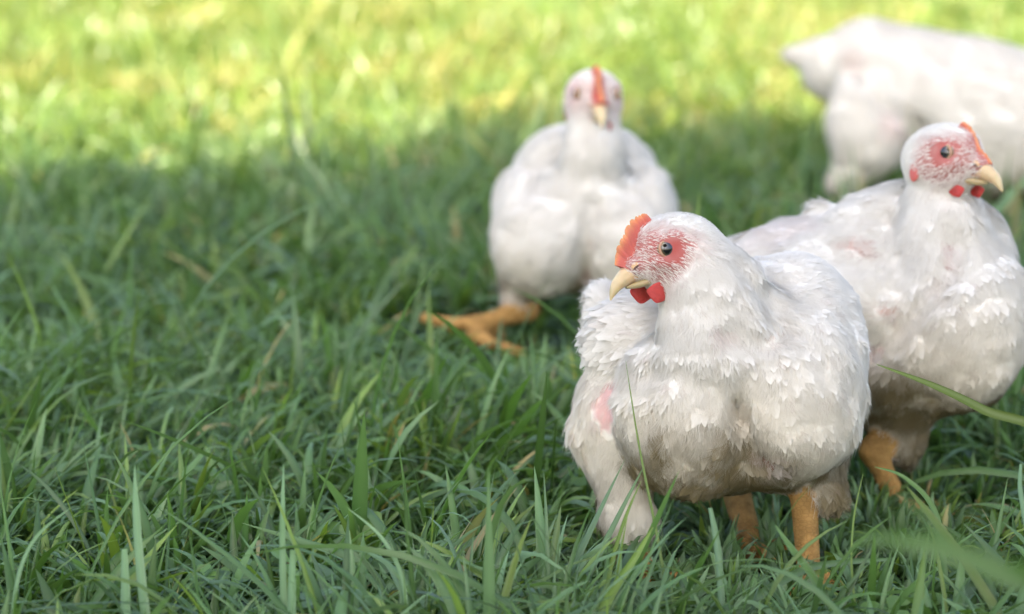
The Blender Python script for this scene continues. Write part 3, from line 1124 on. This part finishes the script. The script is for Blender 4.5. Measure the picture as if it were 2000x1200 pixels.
def blades(base, az_, L, Wd, lean, curl, c0, c1, nseg, fold, twist=None):
    """vectorised blades; returns verts, faces, cols"""
    m = len(base)
    T = np.linspace(0, 1, nseg + 1)
    hd = np.stack([np.cos(az_), np.sin(az_), 0 * az_], 1)
    sdv = np.stack([-np.sin(az_), np.cos(az_), 0 * az_], 1)
    pos = base.copy(); allp = []
    step = L / nseg
    tw = np.zeros(m) if twist is None else twist
    for k, t in enumerate(T):
        th = lean + curl * t            # angle from vertical
        d = hd * np.sin(th)[:, None] + np.array([0, 0, 1.0]) * np.cos(th)[:, None]
        nrm = hd * np.cos(th)[:, None] - np.array([0, 0, 1.0]) * np.sin(th)[:, None]
        a = tw * t
        s2 = sdv * np.cos(a)[:, None] + nrm * np.sin(a)[:, None]
        wprof = (min(1.0, 0.55 + 1.2 * t)) * (1 - max(0, (t - 0.45) / 0.55) ** 1.7) + 0.02
        w = Wd * wprof
        l = pos - s2 * w[:, None] * 0.5; r = pos + s2 * w[:, None] * 0.5
        if fold:
            mid = pos - nrm * (w * 0.22)[:, None]
            allp += [l, mid, r]
        else:
            allp += [l, r]
        pos = pos + d * step[:, None]
        pos[:, 2] = np.maximum(pos[:, 2], 0.003)
    k = 3 if fold else 2
    V = np.stack(allp, 1).reshape(-1, 3)
    q = []
    for i in range(nseg):
        for j in range(k - 1):
            a = i * k + j
            q.append([a, a + 1, a + k + 1, a + k])
    q = np.array(q)
    nv = (nseg + 1) * k
    Fc = (np.arange(m)[:, None, None] * nv + q[None]).reshape(-1, 4)
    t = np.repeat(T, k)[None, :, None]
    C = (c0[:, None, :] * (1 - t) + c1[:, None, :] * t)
    if fold:
        rib = np.tile(np.array([1.0, 1.18, 1.0]), nseg + 1)[None, :, None]
        C = C * rib
    return V, Fc, C.reshape(-1, 3)


def merge(parts):
    off = 0; VV, FF, CC = [], [], []
    for v, f, c in parts:
        VV.append(v); FF.append(f + off); CC.append(c); off += len(v)
    return np.concatenate(VV), np.concatenate(FF), np.concatenate(CC)


GA = np.array([0.064, 0.132, 0.036])    # deep green
GB = np.array([0.122, 0.208, 0.108])    # bluish green
GC = np.array([0.150, 0.230, 0.045])    # yellow green
GD = np.array([0.34, 0.27, 0.13])       # straw

FOOTPRINTS = []


def grass_field(n, y0, y1, L0, W0, nseg, fold, r_, wmargin=1.25, dry=0.03, yellow=0.15, lean0=0.62):
    # uniform per area inside the wedge the camera could see, with margin for a step aside
    y = np.sqrt(r_.uniform(y0 ** 2, y1 ** 2, n)) if y0 > 0 else r_.uniform(y0, y1, n)
    half = 0.212 * y * wmargin + 0.25
    x = r_.uniform(-1, 1, n) * half
    Pn = np.stack([x, y, 0 * x], -1)
    den = noise(Pn, 0.16) * 0.6 + noise(Pn + 4, 0.06) * 0.4
    keep = r_.random(n) < 0.35 + 1.1 * den
    Pn = Pn[keep]; den = den[keep]; m = len(Pn)
    # tufts: blades pulled to tuft centres
    cell = 0.045
    ci = np.floor(Pn[:, :2] / cell)
    hsh = noise(np.stack([ci[:, 0] * 1.37, ci[:, 1] * 1.71, 0 * ci[:, 0]], -1), 0.93)
    hsh2 = noise(np.stack([ci[:, 0] * 2.37, ci[:, 1] * 1.21, 5 + 0 * ci[:, 0]], -1), 0.81)
    cen = (ci + np.stack([0.2 + 0.6 * hsh, 0.2 + 0.6 * hsh2], 1)) * cell
    pull = r_.uniform(0.2, 0.9, m)[:, None]
    xy = Pn[:, :2] * (1 - pull) + cen * pull
    dv = Pn[:, :2] - cen
    az_ = np.arctan2(dv[:, 1], dv[:, 0]) + r_.normal(0, 0.7, m)
    # a combed direction in patches
    pa = noise(np.stack([xy[:, 0], xy[:, 1], 2 + 0 * xy[:, 0]], -1), 0.3) * 12
    mixm = r_.random(m) < 0.35
    az_ = np.where(mixm, pa + r_.normal(0, 0.6, m), az_)
    L = L0 * r_.gamma(7, 1 / 7.0, m) * (0.65 + 0.7 * den)
    Wd = W0 * (0.45 + 1.3 * r_.random(m) ** 1.7)
    lean = np.abs(r_.normal(lean0, 0.45, m))
    curl = np.clip(r_.normal(1.15, 0.7, m), 0.05, 2.5)
    base = np.stack([xy[:, 0], xy[:, 1], 0 * xy[:, 0]], 1)
    a = r_.random(m)[:, None]; b = (noise(base + 6, 0.25))[:, None]
    mixb = np.clip(a * 0.8 + (b - 0.5) * 0.9, 0, 1)
    c = GA * (1 - mixb) + GB * mixb
    yel = (r_.random(m) < yellow)[:, None] * r_.uniform(0.3, 1.0, (m, 1))
    c = c * (1 - yel) + GC * yel
    drp = dry * np.clip(4.5 * (noise(base + 11, 0.28) - 0.35), 0.15, 2.2)
    dr = (r_.random(m) < drp)[:, None] * r_.uniform(0.4, 1, (m, 1))
    c = c * (1 - dr) + GD * dr
    c = c * r_.uniform(0.75, 1.55, (m, 1))
    sunny = sstep(2.9, 3.9, base[:, 1])[:, None]        # sunlit warmth and brightness painted into the turf colour further off
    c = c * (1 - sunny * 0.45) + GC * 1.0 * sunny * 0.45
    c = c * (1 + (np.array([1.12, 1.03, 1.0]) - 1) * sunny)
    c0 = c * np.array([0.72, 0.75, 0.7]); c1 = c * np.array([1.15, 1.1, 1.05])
    # shorter under the birds
    for (fx, fy, fr, fl) in FOOTPRINTS:
        d = np.hypot(base[:, 0] - fx, base[:, 1] - fy)
        L = np.where(d < fr, np.minimum(L, fl), L)
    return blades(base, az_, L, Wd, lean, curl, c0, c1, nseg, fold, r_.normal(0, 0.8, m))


def build_grass():
    r_ = np.random.default_rng(21)
    parts = [
        grass_field(40000, 1.45, 2.35, 0.060, 0.0054, 6, True, r_, 1.35, dry=0.015),
        grass_field(3200, 1.45, 2.35, 0.095, 0.0060, 7, True, r_, 1.35, dry=0.0),
        grass_field(5500, 1.45, 2.6, 0.085, 0.0066, 7, True, r_, 1.3, dry=0.02, yellow=0.05, lean0=1.05),
        grass_field(5500, 2.5, 3.9, 0.090, 0.0066, 6, False, r_, 1.3, dry=0.02, yellow=0.05, lean0=1.05),
        grass_field(14000, 1.45, 2.35, 0.045, 0.0022, 4, False, r_, 1.35, dry=0.10),
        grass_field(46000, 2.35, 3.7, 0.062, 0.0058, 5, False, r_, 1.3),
        grass_field(2500, 2.35, 3.7, 0.105, 0.0050, 7, False, r_, 1.3),
        grass_field(62000, 3.7, 6.0, 0.065, 0.0062, 4, False, r_, 1.2, dry=0.32, yellow=0.55),  # more straw, plus yellow that paints this strip as sunlit
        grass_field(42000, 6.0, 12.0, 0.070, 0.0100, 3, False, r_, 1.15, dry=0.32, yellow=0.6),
    ]
    V, F, C = merge(parts)
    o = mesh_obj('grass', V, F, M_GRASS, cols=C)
    tag(o, 'thick green lawn grass of long arching blades round the chickens', 'grass', kind='stuff')


def ground_cover():
    """clover leaves low between the blades"""
    r_ = np.random.default_rng(5)
    parts = []
    n = 900
    y = np.sqrt(r_.uniform(1.45 ** 2, 2.8 ** 2, n)); x = r_.uniform(-1, 1, n) * (0.24 * y + 0.1)
    keep = noise(np.stack([x, y, 0 * x], -1), 0.18) > 0.52
    x, y = x[keep], y[keep]
    VV, FF, CC = [], [], []
    off = 0
    for xi, yi in zip(x, y):
        hgt = r_.uniform(0.015, 0.04); rot = r_.uniform(0, 6.28)
        sz = r_.uniform(0.006, 0.011)
        tilt = r_.normal(0, 0.35, 2)
        col = (GA * 1.1 + GC * 0.35) * r_.uniform(0.8, 1.3)
        for k in range(3):
            a = rot + k * 2.094
            ca, sa = math.cos(a), math.sin(a)
            pts = [(0, 0)]
            for t in np.linspace(-1.15, 1.15, 9):
                rr = sz * (1.9 - 0.18 * math.exp(-(t / 0.18) ** 2)) * (math.cos(t * 0.95) ** 0.55 if abs(t) < 1.5 else 0)
                pts.append((rr * math.cos(t * 0.62), rr * math.sin(t * 0.62)))
            P3 = []
            for (px, py) in pts:
                wx = px * ca - py * sa; wy = px * sa + py * ca
                P3.append((xi + wx, yi + wy, hgt + wx * tilt[0] + wy * tilt[1] + 0.15 * abs(py)))
            b = off
            VV += P3; CC += [col] * len(P3); off += len(P3)
            for j in range(1, 9, 2):
                FF.append([b, b + j, b + j + 1, b + min(j + 2, 9)])
        # petiole
        b = off
        for z in (0, hgt):
            VV += [(xi - 0.0005, yi, z), (xi + 0.0005, yi, z)]; CC += [col * 0.8] * 2
        FF.append([b, b + 1, b + 3, b + 2]); off += 4
    o = mesh_obj('clover', np.array(VV), np.array(FF), M_GRASS, cols=np.array(CC))
    tag(o, 'small round clover leaves low between the grass blades in front', 'clover', kind='stuff')


def ribbon(pts, widths, c, mat, name, nrm_hint, sub=8):
    """a long single blade through world points"""
    pts = np.asarray(pts, float); n = len(pts)
    T = np.linspace(0, n - 1, (n - 1) * sub + 1)
    out = []; ww = []
    for x in T:
        i = min(int(x), n - 2); f = x - i
        p0, p1, p2, p3 = pts[max(i - 1, 0)], pts[i], pts[i + 1], pts[min(i + 2, n - 1)]
        out.append(0.5 * ((2 * p1) + (-p0 + p2) * f + (2 * p0 - 5 * p1 + 4 * p2 - p3) * f * f + (-p0 + 3 * p1 - 3 * p2 + p3) * f ** 3))
        ww.append(np.interp(x, range(n), widths))
    out = np.array(out); ww = np.array(ww)
    tg = norm(np.gradient(out, axis=0))
    sd_ = norm(np.cross(tg, nrm_hint)); nn = np.cross(sd_, tg)
    L = out - sd_ * ww[:, None] * 0.5; Rr = out + sd_ * ww[:, None] * 0.5; M = out - nn * ww[:, None] * 0.16
    V = np.stack([L, M, Rr], 1).reshape(-1, 3)
    g = np.arange(len(V)).reshape(-1, 3)
    Q = np.stack([g[:-1, :-1], g[:-1, 1:], g[1:, 1:], g[1:, :-1]], -1).reshape(-1, 4)
    t = np.linspace(0, 1, len(out))[:, None]
    C = np.repeat(np.asarray(c) * (0.8 + 0.35 * t), 3, 0) * np.tile([[1], [1.25], [1]], (len(out), 1))
    base = pts[0].copy(); base[2] = 0
    o = mesh_obj(name, V - base, Q, mat, cols=C, loc=base)
    return o


def long_blades():
    W_ = lambda px, py, zc: CAM + ray(px, py) * zc
    g = 'long single grass blades rising above the lawn'
    hint = np.array([0.25, -1, 0.15])
    B = [
        ([(292, 1260), (275, 1120), (266, 1000), (263, 908)], 1.60, [9, 8.5, 7, .3], GB * 1.3, 'wide upright grass blade standing near the left edge at the bottom'),
        ([(556, 1230), (552, 1100), (552, 1000), (554, 906)], 1.61, [7, 6.5, 5, .3], GB * 1.3, 'upright grass blade standing left of the middle at the bottom'),
        ([(22, 1250), (35, 1130), (70, 1050), (138, 992)], 1.60, [4, 4, 3.4, .3], GB * 1.3, 'thin grass blade bent to the right in the bottom left corner'),
        ([(800, 1250), (785, 1130), (745, 1050), (678, 992)], 1.60, [4, 4, 3.4, .3], GB * 1.3, 'thin grass blade bent to the left below the middle'),
        ([(247, 1260), (245, 1160), (243, 1072)], 1.60, [9, 9, 5], GB * 1.3, 'pale blunt grass blade with a dry tip beside the wide upright one'),
        ([(570, 1260), (570, 1160), (572, 1074)], 1.60, [8, 8, 5], GB * 1.3, 'pale blunt grass blade with a dry tip beside the upright one near the middle'),
        ([(1308, 1190), (1282, 1040), (1248, 870), (1222, 705)], 1.68, [3.2, 3.2, 2.2, .3], GC * .8, 'long thin grass stem crossing in front of the nearest chicken breast'),
        ([(1180, 1190), (1195, 1100), (1222, 1010), (1252, 940)], 1.66, [5, 4.6, 3.6, .3], GC * .9, 'short straight blade in front of the nearest chicken thigh'),
        ([(1170, 1215), (1200, 1150), (1240, 1090), (1282, 1018)], 1.63, [11, 9, 7, .4], GC * 1.1, 'broad yellow green blade leaning right below the nearest chicken thigh'),
        ([(1413, 1250), (1408, 1150), (1400, 1060), (1387, 992)], 1.64, [7, 7.5, 7, 4], GB, 'blade with a folded dry tip standing before the nearest chicken legs'),
        ([(1640, 1230), (1590, 1130), (1545, 1070), (1514, 1026)], 1.64, [9, 8, 6.5, 1], GA * 1.2, 'dark green blade slanting left between the nearest chicken legs'),
        ([(1420, 1210), (1520, 1140), (1600, 1105), (1740, 1092)], 1.66, [10, 9, 7, 3], GB * .9, 'broad blade lying flat across the front of the orange foot'),
        ([(1672, 1210), (1663, 1100), (1668, 1010), (1686, 924)], 1.67, [2.6, 2.4, 2, .4], GC, 'thin straight stem to the right of the nearest chicken leg'),
        ([(2060, 880), (1920, 800), (1820, 752), (1712, 712)], 1.70, [10, 9, 6, .5], GC * .6, 'long blade arching in from the right edge across the upright chicken belly'),
        ([(1960, 1220), (1880, 1090), (1820, 1010), (1770, 950)], 1.62, [10, 9, 7, .4], GC * .6, 'broad pale blade leaning left at the bottom right'),
        ([(1850, 1180), (1830, 1010), (1770, 935), (1708, 912)], 1.72, [7, 6, 4, .4], GA * 1.3, 'arched blade curling left above the broad pale one at the bottom right'),
        ([(2015, 1100), (2000, 1000), (1992, 950), (1994, 906)], 1.66, [6, 6, 5, 3], GB * 1.2, 'pale blade at the right edge'),
        ([(2120, 1240), (1960, 1120), (1800, 1062), (1660, 1050)], 0.95, [14, 14, 11, 1], GA * 1.1, 'broad out of focus blade sweeping in from the bottom right corner'),
        ([(2100, 1090), (2010, 1140), (1900, 1100), (1760, 960)], 1.05, [9, 9, 8, 1], GA, 'second out of focus blade crossing the bottom right corner'),
        ([(770, 1260), (900, 1190), (990, 1170), (1100, 1192)], 1.60, [5, 5, 4, 1], GB, 'low arching blade at the bottom middle'),
    ]
    for pts, zc, wd, c, lab in B:
        wp = [W_(x, y, zc + 0.01 * i) for i, (x, y) in enumerate(pts)]
        # root it in the ground
        p0 = wp[0].copy()
        if p0[2] > 0.0:
            foot = p0.copy(); foot[2] = -0.002; foot[0] += (p0[0] - wp[1][0]) * 0.4
            wp = [foot] + wp; wd = [wd[0] * 0.8] + wd
        else:
            for w_ in wp: pass
        s = 1.7 / F_PX
        o = ribbon(wp, np.array(wd) * 2.0 * s, c, M_GRASS, 'grass_blade', hint)
        tag(o, lab, 'grass blade', g)


# ------------------------------------------------------------------ leafy shade caster, added unseen behind the camera to shade the birds
def build_shade_caster():
    cx, cy, cz = -0.10, -2.70, 4.6
    # centre of the crown's shadow on the ground
    root = empty('shade_caster', (cx - 0.4, cy - 0.6, 0))
    tag(root, 'added leafy shade caster, unseen behind the viewer, whose crown shades the front of the lawn', 'shade_caster')
    r_ = np.random.default_rng(4)
    rv = np.array([cx - 0.4, cy - 0.6, 0.0])
    # trunk and limbs as tapered tubes
    def tube(pts, rad, n=10):
        pts = np.asarray(pts, float); V = []; F = []
        for i, p in enumerate(pts):
            t = norm(pts[min(i + 1, len(pts) - 1)] - pts[max(i - 1, 0)])
            a = norm(np.cross(t, [0.3, 1, 0.2])); b = np.cross(t, a)
            for k in range(n):
                an = 2 * math.pi * k / n
                V.append(p + (a * math.cos(an) + b * math.sin(an)) * rad[i] * (1 + 0.08 * math.sin(3 * an + i)))
        for i in range(len(pts) - 1):
            for k in range(n):
                F.append([i * n + k, i * n + (k + 1) % n, (i + 1) * n + (k + 1) % n, (i + 1) * n + k])
        return np.array(V), np.array(F)
    parts = []
    tr = [(0, 0, -0.05), (0.02, 0.03, 0.9), (0.1, 0.15, 1.9), (0.25, 0.35, 2.8), (0.4, 0.6, 4.0), (0.5, 0.6, 5.2)]
    v, f = tube(tr, [0.24, 0.19, 0.16, 0.14, 0.09, 0.03]); parts.append((v, f, v * 0))
    for k in range(9):
        a = k * 0.75 + 0.3; z0 = 2.4 + 0.28 * k
        b = np.array([0.2 + 0.04 * k, 0.28 + 0.05 * k, z0]); L = 2.1 - 0.13 * k
        d = np.array([math.cos(a), math.sin(a), 0.35])
        v, f = tube([b, b + d * L * 0.4, b + d * L * 0.75 + [0, 0, 0.15], b + d * L + [0, 0, 0.3]], [0.07, 0.05, 0.03, 0.01], 6)
        parts.append((v, f, v * 0))
    V, F, _ = merge(parts)
    mesh_obj('trunk', V, F, M_BARK, root)
    # crown: many leaf clumps
    ncl = 420
    u = norm(r_.normal(size=(ncl, 3))); rad = r_.random(ncl) ** (1 / 2.8)
    ctr = u * rad[:, None] * np.array([2.35, 2.35, 1.25])
    kx, ky = math.tan(math.radians(90 - SUN_EL)) * math.sin(R(SUN_AZ)), math.tan(math.radians(90 - SUN_EL)) * math.cos(R(SUN_AZ))
    gx = cx + ctr[:, 0] - kx * (cz + ctr[:, 2]); gy = cy + ctr[:, 1] - ky * (cz + ctr[:, 2])
    ctr = ctr[np.hypot(gx + 0.40, (gy - 3.55) * 0.9) > 0.50]       # gap cut in the crown to notch the shadow edge
    core = norm(r_.normal(size=(420, 3))) * (r_.random(420) ** (1 / 2.6))[:, None] * np.array([2.15, 2.15, 0.9])
    gx = cx + core[:, 0] - kx * (cz + core[:, 2]); gy = cy + core[:, 1] - ky * (cz + core[:, 2])
    core = core[(np.hypot(gx + 0.40, (gy - 3.55) * 0.9) > 0.58)]
    ctr = np.concatenate([ctr, core])
    ncl = len(ctr)
    nl = 170
    n = ncl * nl
    lp = np.repeat(ctr, nl, 0) + r_.normal(0, 0.17, (n, 3))
    d = norm(r_.normal(size=(n, 3)) + np.array([0, 0, -0.3])); s2 = norm(np.cross(d, norm(r_.normal(size=(n, 3)))))
    L = r_.uniform(0.09, 0.16, n)[:, None]; Wd = L * 0.32
    P4 = np.stack([lp, lp + d * L * 0.5 + s2 * Wd, lp + d * L, lp + d * L * 0.5 - s2 * Wd], 1).reshape(-1, 3)
    P4 = P4 + np.array([cx, cy, cz]) - rv
    Fq = np.arange(n * 4).reshape(n, 4)
    c = np.repeat(np.array([0.06, 0.12, 0.03]) * r_.uniform(0.7, 1.3, (n, 1)), 4, 0)
    mesh_obj('crown', P4, Fq, M_GRASS, root, cols=c, smooth=False)


for (px, py, r, l) in ((1420, 1140, 0.15, 0.035), (1640, 1010, 0.17, 0.04), (1120, 700, 0.13, 0.035), (1000, 720, 0.12, 0.03), (1800, 440, 0.16, 0.05), (925, 700, 0.10, 0.02), (880, 790, 0.09, 0.03), (980, 780, 0.09, 0.03)):
    gp = ground_pt(px, py)
    FOOTPRINTS.append((gp[0], gp[1] + 0.01, r, l))

ground()
build_shade_caster()
hen_front()
hen_right()
hen_walking()
hen_back()
build_grass()
ground_cover()
long_blades()
